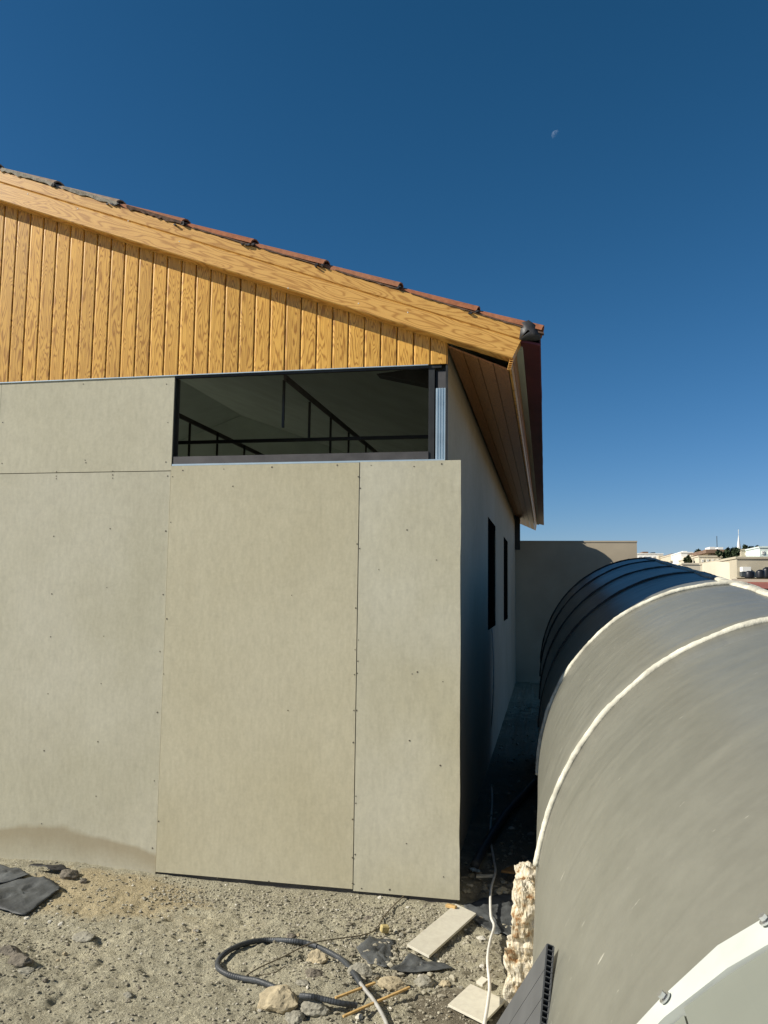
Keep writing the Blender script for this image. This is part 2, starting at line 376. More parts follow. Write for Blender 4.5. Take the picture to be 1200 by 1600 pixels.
# steel round the strip window
a = onY(275, 715, FY+.02); b = onY(670, 714, FY+.02)
MB().box(S1+.01, -.676, FY+.004, FY+.06, 2.470, 2.522).build('window_sill', 'steel', B)
MB().box(S1+.004, WX-.01, FY-.0005, FY+.003, 2.4632, 2.474).build('sill_flashing', 'galv', B)
MB().box(S1, -.60, FY+.004, FY+.03, 3.030, 3.046).build('window_head', 'dark', B)
MB().box(S1-.002, S1+.006, FY+.012, FY+.055, 2.474, 3.03).build('window_jamb', 'dark', B)
MB().box(-.678, -.642, FY+.01, FY+.08, 2.474, 3.03).build('window_post', 'dark', B)
MB().box(-.64, WX-.012, FY+.045, FY+.09, 2.470, 3.06).build('corner_backing', 'dark', B)
st = MB().box(-.634, -.572, FY+.012, FY+.016, 2.470, 2.905)
for k in range(4): st.box(-.630+k*.0155, -.622+k*.0155, FY+.007, FY+.0118, 2.470, 2.905)
st.build('steel_stud', 'galv', B)
MB().box(-.622, -.575, FY+.018, FY+.03, 2.907, 3.01).build('stud_offcut', 'steel', B)
MB().box(-.574, WX+.003, FY+.002, FY+.02, 2.470, 3.10).build('corner_angle', 'dark', B)

# cladding boards of the gable, one object each
CB = .1017; xr = -.567
prof = [(0,.014),(.0012,.010),(.004,.0045),(.008,.0014),(.013,0),(CB-.006,0),(CB-.0024,.0018),(CB-.0014,.014)]
def clad(x0, into=None):
    zb = 3.050
    vs = [(x0+px, FY+py-.004, zb) for px, py in prof] + [(x0+px, FY+py-.004, roofz(x0+px, .06)) for px, py in prof]
    n = len(prof); fs = [tuple(range(n)), tuple(range(2*n-1, n-1, -1))] + [(i, (i+1) % n, n+(i+1) % n, n+i) for i in range(n)]
    if into: into.add(vs, fs); return
    MB().add(vs, fs).build('cladding_board', 'wood', B, (x0, FY, zb))
for i in range(50): clad(xr-CB*(i+1))
rest = MB()
i = 50
while xr-CB*(i+1) > -11.8: clad(xr-CB*(i+1), rest); i += 1
q = rest.build('cladding_board', 'wood', B); q['kind'] = 'stuff'
MB().box(-.5668, -.5635, FY-.004, FY+.02, 3.046, roofz(-.565, .05)).build('edge_trim', 'wood', B)
MB().box(-5.6, -.68, FY-.0055, FY+.006, 3.0445, 3.0498).build('starter_strip', 'galv', B)

# rake fascia: two boards (upper flat, lower wide), built along their own length
RA = math.atan(SL); cosr = math.cos(RA)
def along(name, mat, prof2, xa, xb, end_cut, parent=B):
    # prof2: (y, height above the rake line, perpendicular); board runs from xa down to xb
    L = (xb-xa)/cosr
    vs = []
    for (yy, hh) in prof2: vs.append((0, yy, hh))
    for (yy, hh) in prof2: vs.append((L + end_cut*hh, yy, hh))
    n = len(prof2); fs = [tuple(range(n)), tuple(range(2*n-1, n-1, -1))] + [(i, (i+1) % n, n+(i+1) % n, n+i) for i in range(n)]
    o = MB().add(vs, fs).build(name, mat); o.parent = parent
    o.location = Vector((xa, 0, rake(xa))) - Vector(parent.location); o.rotation_euler = (0, -RA, 0)
    return o
yb = FY-.006
along('fascia_board', 'fascia', [(yb,0),(RF+.006,0),(RF,.006),(RF,.112),(RF+.008,.119),(yb,.119)], RIDGE, p1.x, .10)
along('fascia_board', 'fascia', [(yb,.121),(RF+.010,.121),(RF+.004,.127),(RF+.004,.190),(RF+.012,.196),(yb,.196)], RIDGE, p1.x, .10)
fn = MB()
for (px, py) in ((43,303),(121,326),(280,377),(200,345),(560,474),(450,450),(637,488)):
    q = onY(px, py, RF-.001); fn.prism([(q.x+.004*math.cos(t*math.pi/3), RF-.001, q.z+.004*math.sin(t*math.pi/3)) for t in range(6)], (0,.003,0))
q = fn.build('fascia_screw', 'cable', B); q['kind'] = 'stuff'
lf = MB().prism([(RIDGE, RF+.002, rake(RIDGE)), (RIDGE, RF+.002, rake(RIDGE)+.2), (2*RIDGE-p1.x, RF+.002, p1.z+.2), (2*RIDGE-p1.x, RF+.002, p1.z)], (0, yb-RF-.002, 0))
lf.build('fascia_board', 'fascia', B)

# side and rear walls, interior, roof deck
WT = 2.98                                       # soffit height at the wall
slits = []
for (xa, xb, yt, ybm) in ((762.5, 774.5, 807, 985), (787, 793.5, 838, 971)):
    A = onX(xa, yt, WX); D = onX(xb, yt+10, WX); Z = onX(xa, ybm, WX); slits.append((A.y, D.y, Z.z, A.z))
def side_wall():
    m = MB(); x0, x1 = WX-.09, WX; ys = [FY+.10]; m.box(WX-.010, x1, FY+.022, FY+.10, -.1, 3.06)
    for a, b, z0, z1 in slits:
        m.box(x0, x1, ys[-1], a, -.1, 3.06); m.box(x0, x1, a, b, -.1, z0); m.box(x0, x1, a, b, z1, 3.06); ys.append(b)
    m.box(x0, x1, ys[-1], BY, -.1, 3.06); m.box(x0, x1-.02, FY+.10, BY, 3.06, 3.25)
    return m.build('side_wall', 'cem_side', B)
side_wall()
for a, b, z0, z1 in slits:
    wf = MB().box(WX-.07, WX-.001, a, a+.05, z0, z1).box(WX-.07, WX-.012, b-.05, b, z0, z1).box(WX-.07, WX-.001, a+.05, b-.05, z0, z0+.05).box(WX-.07, WX-.001, a+.05, b-.05, z1-.05, z1)
    wf = wf.build('slit_window', 'black', B); MB().box(WX-.012, WX-.006, a+.05, b-.05, z0+.05, z1-.05).build('pane', 'black', wf)
MB().prism([(-11.8, BY, -.1), (WX, BY, -.1), (WX, BY, roofz(WX, .09)), (RIDGE, BY, roofz(RIDGE, .09)), (-11.8, BY, roofz(-11.8, .09))], (0, .1, 0)).build('rear_wall', 'inner', B)
lw = MB(); yy = FY+.02
for y0 in (5.4, 7.8, 10.2, 12.6):                    # wide unglazed openings, unseen, added to let sun brighten the interior
    lw.box(-11.92, -11.82, yy, y0, -.1, 3.2).box(-11.92, -11.82, y0, y0+1.9, -.1, .3).box(-11.92, -11.82, y0, y0+1.9, 2.9, 3.2); yy = y0+1.9
lw.box(-11.92, -11.82, yy, BY, -.1, 3.2).build('left_wall', 'cem_side', B)
MB().box(-11.8, WX-.1, FY+.1, BY-.01, -.1, .02).build('interior_floor', 'concrete', B)
EX = -.12                                       # eave end of the deck
for sgn, nm in ((1, 'roof_deck'), (-1, 'roof_deck')):
    e = EX if sgn > 0 else 2*RIDGE-EX
    pts = [(RIDGE, roofz(RIDGE, .10)), (e, roofz(e, .10) if sgn > 0 else rake(EX)+.10), (e, (rake(EX))+.185), (RIDGE, roofz(RIDGE, .185))]
    MB().prism([(x, FY-.004+.011, z) for x, z in pts], (0, BY+1.7-FY, 0)).build(nm, 'inner', B)

# eave: soffit planks, side fascia, maroon gutter sheet, folded membrane corner, hollow trim end
so_in, so_out = onY(703, 549, FY), onY(795, 576, FY-.02)
SX0, SX1 = WX+.002, so_out.x
zi, zo = onX(706, 558, WX).z, so_out.z
for k in range(4):
    a, b = k/4, (k+1)/4
    xa, xb = SX0+(SX1-SX0)*a, SX0+(SX1-SX0)*b-.004; za, zb2 = zi+(zo-zi)*a, zi+(zo-zi)*b
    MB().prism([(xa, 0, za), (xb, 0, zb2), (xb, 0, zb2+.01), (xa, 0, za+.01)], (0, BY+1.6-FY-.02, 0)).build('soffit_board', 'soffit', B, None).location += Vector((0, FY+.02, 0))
fz1 = onY(813, 512, RF).z
MB().prism([(SX1+.002, RF+.03, zo-.004), (SX1+.016, RF+.03, zo-.004), (SX1+.022, RF+.03, zo+.055), (SX1+.006, RF+.03, zo+.055)], (0, BY+1.6-RF, 0)).build('eave_trim', 'fascia', B)
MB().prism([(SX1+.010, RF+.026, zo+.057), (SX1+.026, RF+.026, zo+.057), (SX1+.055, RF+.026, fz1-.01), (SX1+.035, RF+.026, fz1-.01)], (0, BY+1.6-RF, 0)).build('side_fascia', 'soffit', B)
GX = onY(845, 530, RF).x
gz = onY(845, 530, RF).z
gp = [(SX1+.058, fz1-.075), (GX-.006, gz-.03), (GX, gz-.028), (GX, gz+.012), (GX-.004, gz+.012), (GX-.006, gz-.018), (SX1+.058, fz1-.062)]
nY = 60; gvv = []
for j in range(nY+1):
    yy = RF+.02+(BY+1.65-RF)*j/nY; jj = .004*noise.noise(Vector((yy*2.3, 0, 5)))
    gvv += [(x+jj, yy, z) for x, z in gp]
ng = len(gp); gff = [tuple(range(ng)), tuple(nY*ng+k for k in range(ng-1, -1, -1))]
for j in range(nY):
    for k in range(ng): gff.append((j*ng+k, j*ng+(k+1) % ng, (j+1)*ng+(k+1) % ng, (j+1)*ng+k))
MB().add(gvv, gff).build('gutter', 'maroon', B)
mc = MB()                                         # crumpled black membrane folded over the corner
A = [onY(*p, RF+.004) for p in ((815,504),(826,500),(836,507),(844,518),(845,530),(832,531),(818,531),(811,530))]
n8 = len(A); cen = sum(A, Vector())/n8 + Vector((0, -.018, .0))
mc.add(A + [a+Vector((0,.12,0)) for a in A] + [cen, cen+Vector((.012,-.006,-.014)), cen+Vector((-.012,.004,.01))],
       [(i, (i+1) % n8, n8+(i+1) % n8, n8+i) for i in range(n8)] + [(0,1,2*n8+2),(1,2,2*n8+2),(2,3,2*n8+1),(3,4,2*n8+1),(4,5,2*n8+1),(5,6,2*n8),(6,7,2*n8),(7,0,2*n8+2),(2,2*n8+1,2*n8,2*n8+2),(5,2*n8,2*n8+1)] + [tuple(range(2*n8-1, n8-1, -1))])
mc.build('membrane_fold', 'membrane', B, None, True)
hc = MB(); c0, c1 = onY(799, 560, RF+.012), onY(794.5, 577, RF+.012)
for k in range(6):
    q = c0.lerp(c1, k/5); hc.box(q.x-.006, q.x+.012, RF+.008, RF+.03, q.z-.0016, q.z+.0016)
for dx in (-.008, .011):
    hc.prism([c0+Vector((dx,0,0)), c0+Vector((dx+.003,0,0)), c1+Vector((dx+.003,0,0)), c1+Vector((dx,0,0))], (0,.02,0))
hc.build('hollow_trim_end', 'fascia', B)

MB().box(WX+.004, WX+.10, BY-.12, BY+.02, 2.5, zi-.004).build('eave_bracket', 'dark', B)
# roof tiles: barrel row along the rake as parts, the field joined
def tile_mesh(m, lower, L=.50, r0=.082, r1=.068, up=0.0, sgn=1, seg=7):
    # lower: point at the lower end on the roof plane; tile rises away from the eave
    ux = Vector((-sgn*cosr, 0, -SL*cosr if True else 0)); ux = Vector((-sgn, 0, -SL)).normalized(); nz = Vector((sgn*-SL*1, 0, 1)).normalized() if False else ux.cross(Vector((0,1,0)))
    if nz.z < 0: nz = -nz
    vs = []
    for (t, r, dz) in ((0, r0, .016+up), (L, r1, .0+up)):
        for th in (0, .012):
            for k in range(seg+1):
                a = math.pi*k/seg
                vs.append(lower + ux*t + Vector((0, -math.cos(a)*(r-th), 0)) + nz*(math.sin(a)*(r-th)*.62+dz))
    n = seg+1; fs = []
    for k in range(seg):
        fs += [(k, k+1, 2*n+k+1, 2*n+k), (n+k+1, n+k, 3*n+k, 3*n+k+1), (k+1, k, n+k, n+k+1), (2*n+k, 2*n+k+1, 3*n+k+1, 3*n+k)]
    fs += [(0, 2*n, 3*n, n), (n-1, 2*n-1, 4*n-1, 3*n-1)]
    m.add(vs, fs)
TP = .466
def ttop(x): return rake(x)+.208
for i in range(13):
    xl = .065-TP*i + random.uniform(-.012, .012) if i else GX-.002
    m = MB(); lo = Vector((xl, RF+.082+random.uniform(-.005, .005), ttop(xl)-.004 + random.uniform(-.003, .004)))
    tile_mesh(m, lo, L=TP/cosr*1.1 if i else .42); m.build('roof_tile', 'tile' if i < 6 else 'tile_dusty', B, lo)
    # crumbs of grey bedding mortar showing in the joint under each tile, more towards the ridge
    mm = MB(); n_ = 16; ln = .40
    top = []; bot = []
    for k in range(n_+1):
        t = -.02+ln*k/n_; q = lo + Vector((-t, 0, -SL*t)); amp = (.020 if i > 4 else .007)
        z_ = .012 if i > 4 else .004
        top.append(Vector((q.x, RF-.001, q.z+z_+(.014 if i > 4 else .004)))); bot.append(Vector((q.x, RF-.001-.003*random.random(), q.z+z_-.002-amp*random.random()**1.6)))
    for k in range(n_): mm.prism([top[k], bot[k], bot[k+1], top[k+1]], (0, .035, 0))
    q = mm.build('bedding_mortar', ('mortar' if i > 5 else 'dark_mortar'), B); q['kind'] = 'stuff'
    cl_ = MB()                                    # dark clump in the joint
    for _ in range(4 if i > 2 else 2 if i else 0):
        c_ = lo + Vector((random.uniform(-.05, .03), -.094, random.uniform(-.004, .014))); r = random.uniform(.004, .009)
        cl_.prism([c_+Vector((r*1.5*math.cos(a)*random.uniform(.7,1.2), 0, r*math.sin(a)*random.uniform(.6, 1.2))) for a in (0, .9, 2, 3.1, 4.2, 5.3)], (0, .03, 0))
    q = cl_.build('joint_mortar', 'membrane', B); q['kind'] = 'stuff'
fld = MB()
for sgn in (1, -1):
    for j in range(1, 59):
        for i in range(14):
            xl = GX-.03-TP*i
            if sgn < 0: xl = 2*RIDGE-xl
            tile_mesh(fld, Vector((xl, RF+.088+j*.215, (ttop(xl) if sgn > 0 else ttop(2*RIDGE-xl))-.012)), L=TP/cosr*1.08, sgn=sgn, seg=4)
q = fld.build('roof_tile', 'tile', B); q['kind'] = 'stuff'
MB().box(RIDGE-.12, RIDGE+.12, RF+.02, BY+.2, roofz(RIDGE, .24), roofz(RIDGE, .34)).build('ridge_cap', 'tile', B, bevel=.03)

# interior ceiling frame seen through the strip window
RZ = 3.08
def rail(pix_a, pix_b, name='ceiling_rail'):
    d = ray(*pix_a); Ya = (RZ-1.7)/d.z*d.y; A = onY(*pix_a, Ya)
    X = A.x
    MB().box(X-.009, X+.009, Ya-.05, 13.0, RZ-.02, RZ+.015).build(name, 'steel', B)
    return X
def hanger(x, y0, y1):
    d = ray(x, y0); Y = (RZ-1.7)/d.z*d.y; A = onY(x, y0, Y); D = onY(x, y1, Y)
    MB().box(A.x-.0075, A.x+.0075, Y-.0075, Y+.0075, D.z, A.z).build('hanger_rod', 'dark', B)
rail((449, 592), (590, 712)); rail((272, 645), (415, 710))
for hgr in ((444,594,668),(484,628,684),(517,652,722),(545,674,722),(572,694,722),(297,658,722),(340,677,722),(382,696,722)): hanger(*hgr)
q0, q1 = onY(272, 690, 5.9), onY(668, 682, 5.9)
MB().box(-5, q1.x+.15, 5.895, 5.92, q1.z-.012, q1.z+.012).build('cross_bar', 'dark', B)
MB().prism([onY(588, 584, 5.0), onY(676, 572, 5.0), onY(676, 602, 5.0)], (0, .12, 0)).build('roof_beam', 'dark', B)
# pale lining board under the roof
cl = MB().prism([(RIDGE, FY+.1, roofz(RIDGE, .06)), (WX-.1, FY+.1, roofz(WX-.1, .06)), (WX-.1, FY+.1, roofz(WX-.1, .075)), (RIDGE, FY+.1, roofz(RIDGE, .075))], (0, BY-FY-.12, 0))
cl.build('ceiling_lining', 'inner', B)

# ================================================================== BOUNDARY WALL
WYY = 15.9
e1 = onY(995, 845, WYY)
W = thing('boundary_wall', (.6, WYY, 0), 'plain beige rendered wall closing off the far end of the alley', 'wall')
MB().box(-14, e1.x, WYY, WYY+.22, -.2, e1.z-.03).build('wall_body', 'render', W)
MB().box(-14, e1.x+.008, WYY-.008, WYY+.23, e1.z-.03, e1.z).build('coping', 'render', W)

# ================================================================== BARREL VAULT SKYLIGHT
XC, ZC0, VS, VR, VE = 1.0695, 1.7-1.4774, .07749, 1.1166, .96957
def vp(th, Y, dr=0): return Vector((XC-(VR+dr)*math.cos(th)*(1 if th <= math.pi/2 else .5), Y, ZC0+VS*Y+(VR+dr)/VE*math.sin(th)))
V = thing('barrel_vault_skylight', (XC, 5, 0), 'long barrel-vaulted skylight of grey fibreglass with cream sealed ribs', 'skylight')
ribsY = [1.10, 3.28, 4.95, 6.10, 7.08, 8.15, 8.95]
TH = [math.pi*k/64 for k in range(65)]
def arc_shell(Y0, Y1, ta, tb, dr0=-.012, dr1=0, n=28, ny=6, wob=.0, edge=None):
    vs = []; idx = {}
    for L, dr in enumerate((dr0, dr1)):
        for j in range(ny+1):
            for i in range(n+1):
                th = ta+(tb-ta)*i/n; Y = Y0+(Y1-Y0)*j/ny
                if edge: Y = edge[0](th) + (edge[1](th)-edge[0](th))*j/ny
                d = dr+(wob*noise.noise(Vector((th*2.2, Y*1.7, 4))) if wob else 0)
                idx[L, j, i] = len(vs); vs.append(vp(th, Y, d))
    fs = []
    for j in range(ny):
        for i in range(n):
            fs.append((idx[1,j,i], idx[1,j,i+1], idx[1,j+1,i+1], idx[1,j+1,i])); fs.append((idx[0,j,i], idx[0,j+1,i], idx[0,j+1,i+1], idx[0,j,i+1]))
    for i in range(n):
        for j in (0, ny): fs.append((idx[0,j,i], idx[0,j,i+1], idx[1,j,i+1], idx[1,j,i]))
    for j in range(ny):
        for i in (0, n): fs.append((idx[0,j,i], idx[0,j+1,i], idx[1,j+1,i], idx[1,j,i]))
    return MB().add(vs, fs)
for k in range(len(ribsY)-1):
    for ta, tb in ((0, math.pi/2-.002), (math.pi/2+.002, math.pi)):
        arc_shell(ribsY[k]+.001, ribsY[k+1]-.001, ta, tb, n=32, ny=10, wob=.007).build('vault_panel', 'fg', V, smooth=False).data.polygons.foreach_set('use_smooth', [True]*(32*10*2+84))
def bead(path, seed, wd=.022, ht=.020, name='rib', mat='bead'):
    # irregular sealant bead: half-round section with lumps
    vs = []; n = len(path); K = 7
    for i, (p, up, side) in enumerate(path):
        a = wd*(1+.16*noise.noise(Vector((i*.11, seed, 0)))+.07*noise.noise(Vector((i*.55, seed, 3))))
        b = ht*(1+.22*noise.noise(Vector((i*.13, seed, 7)))+.10*noise.noise(Vector((i*.8, seed, 9))))
        sh = side*(.004*noise.noise(Vector((i*.1, seed, 12))))
        for k in range(K):
            t = math.pi*k/(K-1); vs.append(p + sh + side*(a*math.cos(t)) + up*(b*math.sin(t)**.7 - .006))
    fs = [(i*K+k, i*K+k+1, (i+1)*K+k+1, (i+1)*K+k) for i in range(n-1) for k in range(K-1)] + [(i*K, (i+1)*K, (i+1)*K+K-1, i*K+K-1) for i in range(n-1)]
    fs += [tuple(range(K)), tuple((n-1)*K+k for k in range(K-1, -1, -1))]
    return MB().add(vs, fs).build(name, mat, V, smooth=True)
for k, Y in enumerate(ribsY[1:]):
    path = []
    for i in range(221):
        th = (.15 if k == 0 else .02)+(math.pi-.17)*i/220; p = vp(th, Y); path.append((p, (vp(th, Y, .01)-p).normalized(), Vector((0,1,0))))
    bead(path, 3.3+k*7.1, .0165 if k < 2 else .015, .024 if k < 2 else .018, 'rib', 'bead' if k < 2 else 'shadebead')  # far ribs: the building's shade is put into their darker sealant colour
for k in range(len(ribsY)-1):
    y0, y1 = ribsY[k]+.015, ribsY[k+1]-.015; n = int((y1-y0)/.03); path = []
    for i in range(n+1):
        p = vp(math.pi/2, y0+(y1-y0)*i/n); path.append((p, Vector((0,0,1)), Vector((1,0,0))))
    bead(path, 50+k*3.7, .034, .022, 'ridge_bead')
# near end: white bolted flange and off-white covers
def cl_(th): return min(1.15, max(.25, th))
def fl0(th): return 1.370-.34*(cl_(th)-.656)
def fl1(th): return 1.440-.30*(cl_(th)-.603) + .006*math.sin(th*17) + .004*math.sin(th*41+1)
arc_shell(0, 1, .10, math.pi-.1, .003, .020, 26, 2, 0, (fl0, fl1)).build('end_flange', 'white', V)
def theta_at(x, y, dr):
    d = ray(x, y); best = None
    for i in range(2000):
        Y = .7+i*.0012; P = EYE+d*(Y/d.y); r = math.hypot(P.x-XC, (P.z-ZC0-VS*Y)*VE)
        if best is None and r <= VR+dr: best = (math.atan2((P.z-ZC0-VS*Y)*VE, -(P.x-XC)), Y)
    return best
t1 = theta_at(1065, 1575, .02)[0]
arc_shell(.75, 1.323, .10, t1-.008, -.02, .006, 20, 4, 0, (lambda t: .75, lambda t: fl0(t)-.003)).build('end_cover', 'offwhite', V)
arc_shell(.75, 1.322, t1, math.pi-.1, -.02, .014, 50, 4, 0, (lambda t: .75, lambda t: fl0(t)-.004)).build('end_cover', 'offwhite', V)
for (bx, by) in ((1040, 1560), (1198, 1440)):
    t, Y = theta_at(bx, by, .022); p = vp(t, Y, .022); up = (vp(t, Y, .05)-p).normalized()
    bm_ = MB(); bm_.tube([p, p+up*.003], .0105, 14); bo = bm_.build('bolt', 'zinc', V)
    MB().tube([p+up*.004, p+up*.011], .0065, 6).build('bolt_head', 'zinc', bo)
for t in (1.9, 2.3, 2.7):
    yb_ = (fl0(t)+fl1(t))/2; p = vp(t, yb_, .02); up = (vp(t, yb_, .05)-p).normalized()
    bo = MB().tube([p, p+up*.003], .0105, 14).build('bolt', 'zinc', V); MB().tube([p+up*.004, p+up*.011], .0065, 6).build('bolt_head', 'zinc', bo)
# masonry kerb under both springings and gable ends
for sg in (-1, 1):
    xa = XC+sg*(VR-.02)*(1 if sg < 0 else .5); xb = XC+sg*(VR-.16)*(1 if sg < 0 else .5); x0, x1 = min(xa, xb), max(xa, xb)
    MB().prism([(x0, .75, -.1), (x0, 8.95, -.1), (x0, 8.95, ZC0+VS*8.95+.02), (x0, .75, ZC0+VS*.75+.02)], (x1-x0, 0, 0)).build('kerb', 'concrete', V)
for Y in (.78, 8.9):
    pts = [vp(math.pi*k/40, Y, -.03) for k in range(41)]; pts = [Vector((pts[0].x, Y, -.1))] + pts + [Vector((pts[-1].x, Y, -.1))]
    MB().prism(pts, (0, .04, 0)).build('end_wall', 'render', V)

# broken masonry stub beside the vault
ST = thing('masonry_stub', (-.1, 3.75, -.04), 'broken stub of plastered masonry with brown core against the skylight', 'masonry')
def lump(cx, cy, cz, sx, sy, sz, seed, cuts=22, amp=.02, fr=9):
    bm = bmesh.new(); bmesh.ops.create_cube(bm, size=2); bmesh.ops.subdivide_edges(bm, edges=bm.edges, cuts=cuts, use_grid_fill=True)
    m = MB(); bm.verts.ensure_lookup_table()
    for v in bm.verts:
        p = v.co.copy(); q = p.normalized()*1.2; p = p.lerp(q, .22)
        w_ = Vector((cx+p.x*sx, cy+p.y*sy, cz+p.z*sz)); nn = v.co.normalized()
        d = noise.fractal(w_*fr+Vector((seed, 0, 0)), .8, 2.2, 5) + .5*abs(noise.noise(w_*31))-.25*abs(noise.noise(w_*62))
        m.v.append(tuple(w_ + nn*amp*d))
    m.f = [tuple(v.index for v in f.verts) for f in bm.faces]; bm.free(); return m
lump(-.086, 3.82, .13, .052, .19, .30, 2.0, 30, .034, 11).build('plaster_face', 'rubble', ST)
lump(-.108, 3.70, .02, .058, .09, .17, 5.0, 24, .036, 12).build('plaster_foot', 'rubble', ST)

# ================================================================== LOOSE THINGS ON THE GROUND
def gz_(p): return gheight(p.x, p.y)
def gp_(x, y, up=0.0):
    p = onZ(x, y, -.03); p = onZ(x, y, gz_(p)+up); return p
def sheet(name, pix, label, cat, mat, up=.012, thick=.004, curl=.02, seed=0, group=None):
    P = [gp_(x, y, up) for x, y in pix]; c = sum(P, Vector())/len(P); n = len(P); R_ = 10; thick *= .5; m = MB(); vs = [c]; 
    for r in range(1, R_+1):
        for i in range(n*6):
            a = P[(i//6) % n]; b = P[(i//6+1) % n]; e = a.lerp(b, (i % 6)/6); p = c.lerp(e, r/R_)
            k = Vector((p.x*5, p.y*5, seed)); p = Vector((p.x, p.y, max(gheight(p.x, p.y)+up*.5, 0*p.z-.2) + up + curl*noise.noise(k) + curl*.8*(r/R_)**3*noise.noise(k*2.3) + curl*.35*abs(noise.noise(k*3.7))))
            if r == R_: p += Vector((.012*noise.noise(k*5), .012*noise.noise(k*5+Vector((9,0,0))), 0))
            vs.append(p)
    N = n*6; fs = [(0, 1+i, 1+(i+1) % N) for i in range(N)]
    for r in range(R_-1):
        for i in range(N): fs.append((1+r*N+i, 1+(r+1)*N+i, 1+(r+1)*N+(i+1) % N, 1+r*N+(i+1) % N))
    nv = len(vs); vs2 = vs+[p-Vector((0,0,thick)) for p in vs]
    fs2 = fs+[tuple(reversed([q+nv for q in f])) for f in fs]+[(1+(R_-1)*N+i, 1+(R_-1)*N+(i+1) % N, nv+1+(R_-1)*N+(i+1) % N, nv+1+(R_-1)*N+i) for i in range(N)]
    o = m.add(vs2, fs2).build(name, mat, None, c, smooth=True); return tag(o, label, cat, group)
GM = 'torn membrane sheets on the dirt'
sheet('membrane_sheet', [(-14,1416),(38,1431),(97,1383),(68,1368),(30,1372),(-14,1384)], 'large torn black membrane sheet lying over the dirt in the left foreground', 'membrane', 'dusty', .012, .008, .010, 1, GM)
sheet('membrane_sheet', [(-14,1383),(47,1367),(33,1358),(-14,1350)], 'narrow black membrane strip folded above the large sheet at the foot of the wall', 'membrane', 'dusty', .012, .006, .012, 2.4, GM)
sheet('membrane_sheet', [(46,1356),(96,1351),(105,1360),(80,1363)], 'small dark membrane scrap curled against the foot of the left wall board', 'membrane', 'membrane', .02, .006, .02, 4, GM)
sheet('membrane_sheet', [(557,1482),(577,1467),(615,1471),(611,1500),(604,1514),(575,1504)], 'black membrane scrap half under grit just right of the hose loop', 'membrane', 'dusty', .006, .004, .012, 5, GM)
sheet('membrane_sheet', [(610,1519),(640,1494),(668,1500),(710,1516),(660,1520)], 'pointed black membrane scrap below the long pale offcut', 'membrane', 'dusty', .006, .004, .012, 6.5, GM)
sheet('membrane_sheet', [(724,1414),(762,1404),(806,1396),(806,1466),(772,1456),(740,1436)], 'dusty black membrane sheet under the white cable at the mouth of the alley', 'membrane', 'dusty', .006, .005, .010, 8, GM)

def board(name, pix, label, cat, mat, thick, lift=(0,0,0,0), group=None, end=None):
    P = [gp_(x, y, .012+l) for (x, y), l in zip(pix, lift)]
    # keep it flat: fit the 4th corner
    P[3] = P[0]+P[2]-P[1]
    o = MB().prism(P, (0, 0, -thick)).build(name, mat, None, sum(P, Vector())/4, bevel=.0008)
    return tag(o, label, cat, group)
GO = 'cement board offcuts on the dirt'
b1 = board('board_offcut', [(636,1475),(712,1412),(744,1427),(671,1497)], 'long pale rectangular cement board offcut near the corner of the building', 'board', 'offcut', .012, (.03,.035,.035,.03), GO)
board('board_offcut', [(700,1569),(735,1537),(790,1562),(755,1600)], 'squarish pale cement board offcut under the white cable in front', 'board', 'offcut', .010, (.012,.012,.012,.012), GO)
board('board_offcut', [(744,1533),(753,1525),(763,1530),(758,1541)], 'tiny pale board chip just above the squarish offcut', 'board', 'offcut', .012, (.02,.02,.02,.02), GO)
board('brown_board', [(783,1360),(800,1352),(832,1356),(822,1384)], 'brown board scrap lying in the shaded alley behind the masonry stub', 'board', 'brownboard', .012, (.06,.06,.06,.06))
q = gp_(705, 1414, .052); o = MB().box(q.x-.03, q.x+.03, q.y-.012, q.y+.012, q.z-.016, q.z).build('wood_chip', 'stick', None, q, bevel=.002); o.rotation_euler.z = -.35
tag(o, 'orange-brown wood chip on the far end of the long offcut', 'wood chip')
q = gp_(601, 1451, .03); o = MB().box(-.021, .021, -.016, .016, -.017, .017).build('foam_block', 'foam', None, (0,0,0), bevel=.005); o.location = q; o.rotation_euler = (.1, .15, .5)
tag(o, 'small yellow foam block on the dirt next to the thin wire', 'foam block')

def line(name, pix, r, mat, label, cat, ups=None, n=8, sub=8, extra=None, ribbed=0, group=None):
    P = [gp_(x, y, r+(ups[i] if ups else .004)) for i, (x, y) in enumerate(pix)]
    P = (extra or []) + P; S = spline(P, sub)
    if ribbed:
        D = [S[0]]
        for a, b in zip(S, S[1:]):
            k = max(1, int((b-a).length/ribbed)); D += [a.lerp(b, (j+1)/k) for j in range(k)]
        S = D; rr = lambda i: r*(1.0 if i % 2 else .93)
    else: rr = r
    o = MB().tube(S, rr, n).build(name, mat, None, S[len(S)//2], smooth=not ribbed); return tag(o, label, cat, group)
line('conduit_hose', [(444,1550),(420,1539),(400,1532),(380,1529),(355,1522),(341,1512),(342,1500),(355,1487),(375,1477),(397,1471),(422,1469),(455,1470),(480,1474),(500,1481),(520,1491),(537,1502),(552,1520),(565,1539)], .0130, 'hose',
     'black corrugated conduit lying in a big loop on the dirt', 'hose', None, 12, 8, None, .005)
line('conduit_hose', [(470,1556),(485,1557),(500,1560),(530,1567),(557,1571)], .012, 'hose', 'short dark conduit piece poking out between the stones and the wood sticks', 'hose', [.03,.03,.025,.02,.01], 12, 8, None, .005)
line('grey_cable', [(563,1536),(572,1548),(582,1560),(593,1577),(603,1597),(610,1620)], .0085, 'greycable', 'grey cable running out of the end of the conduit loop', 'cable', [.012]*6)
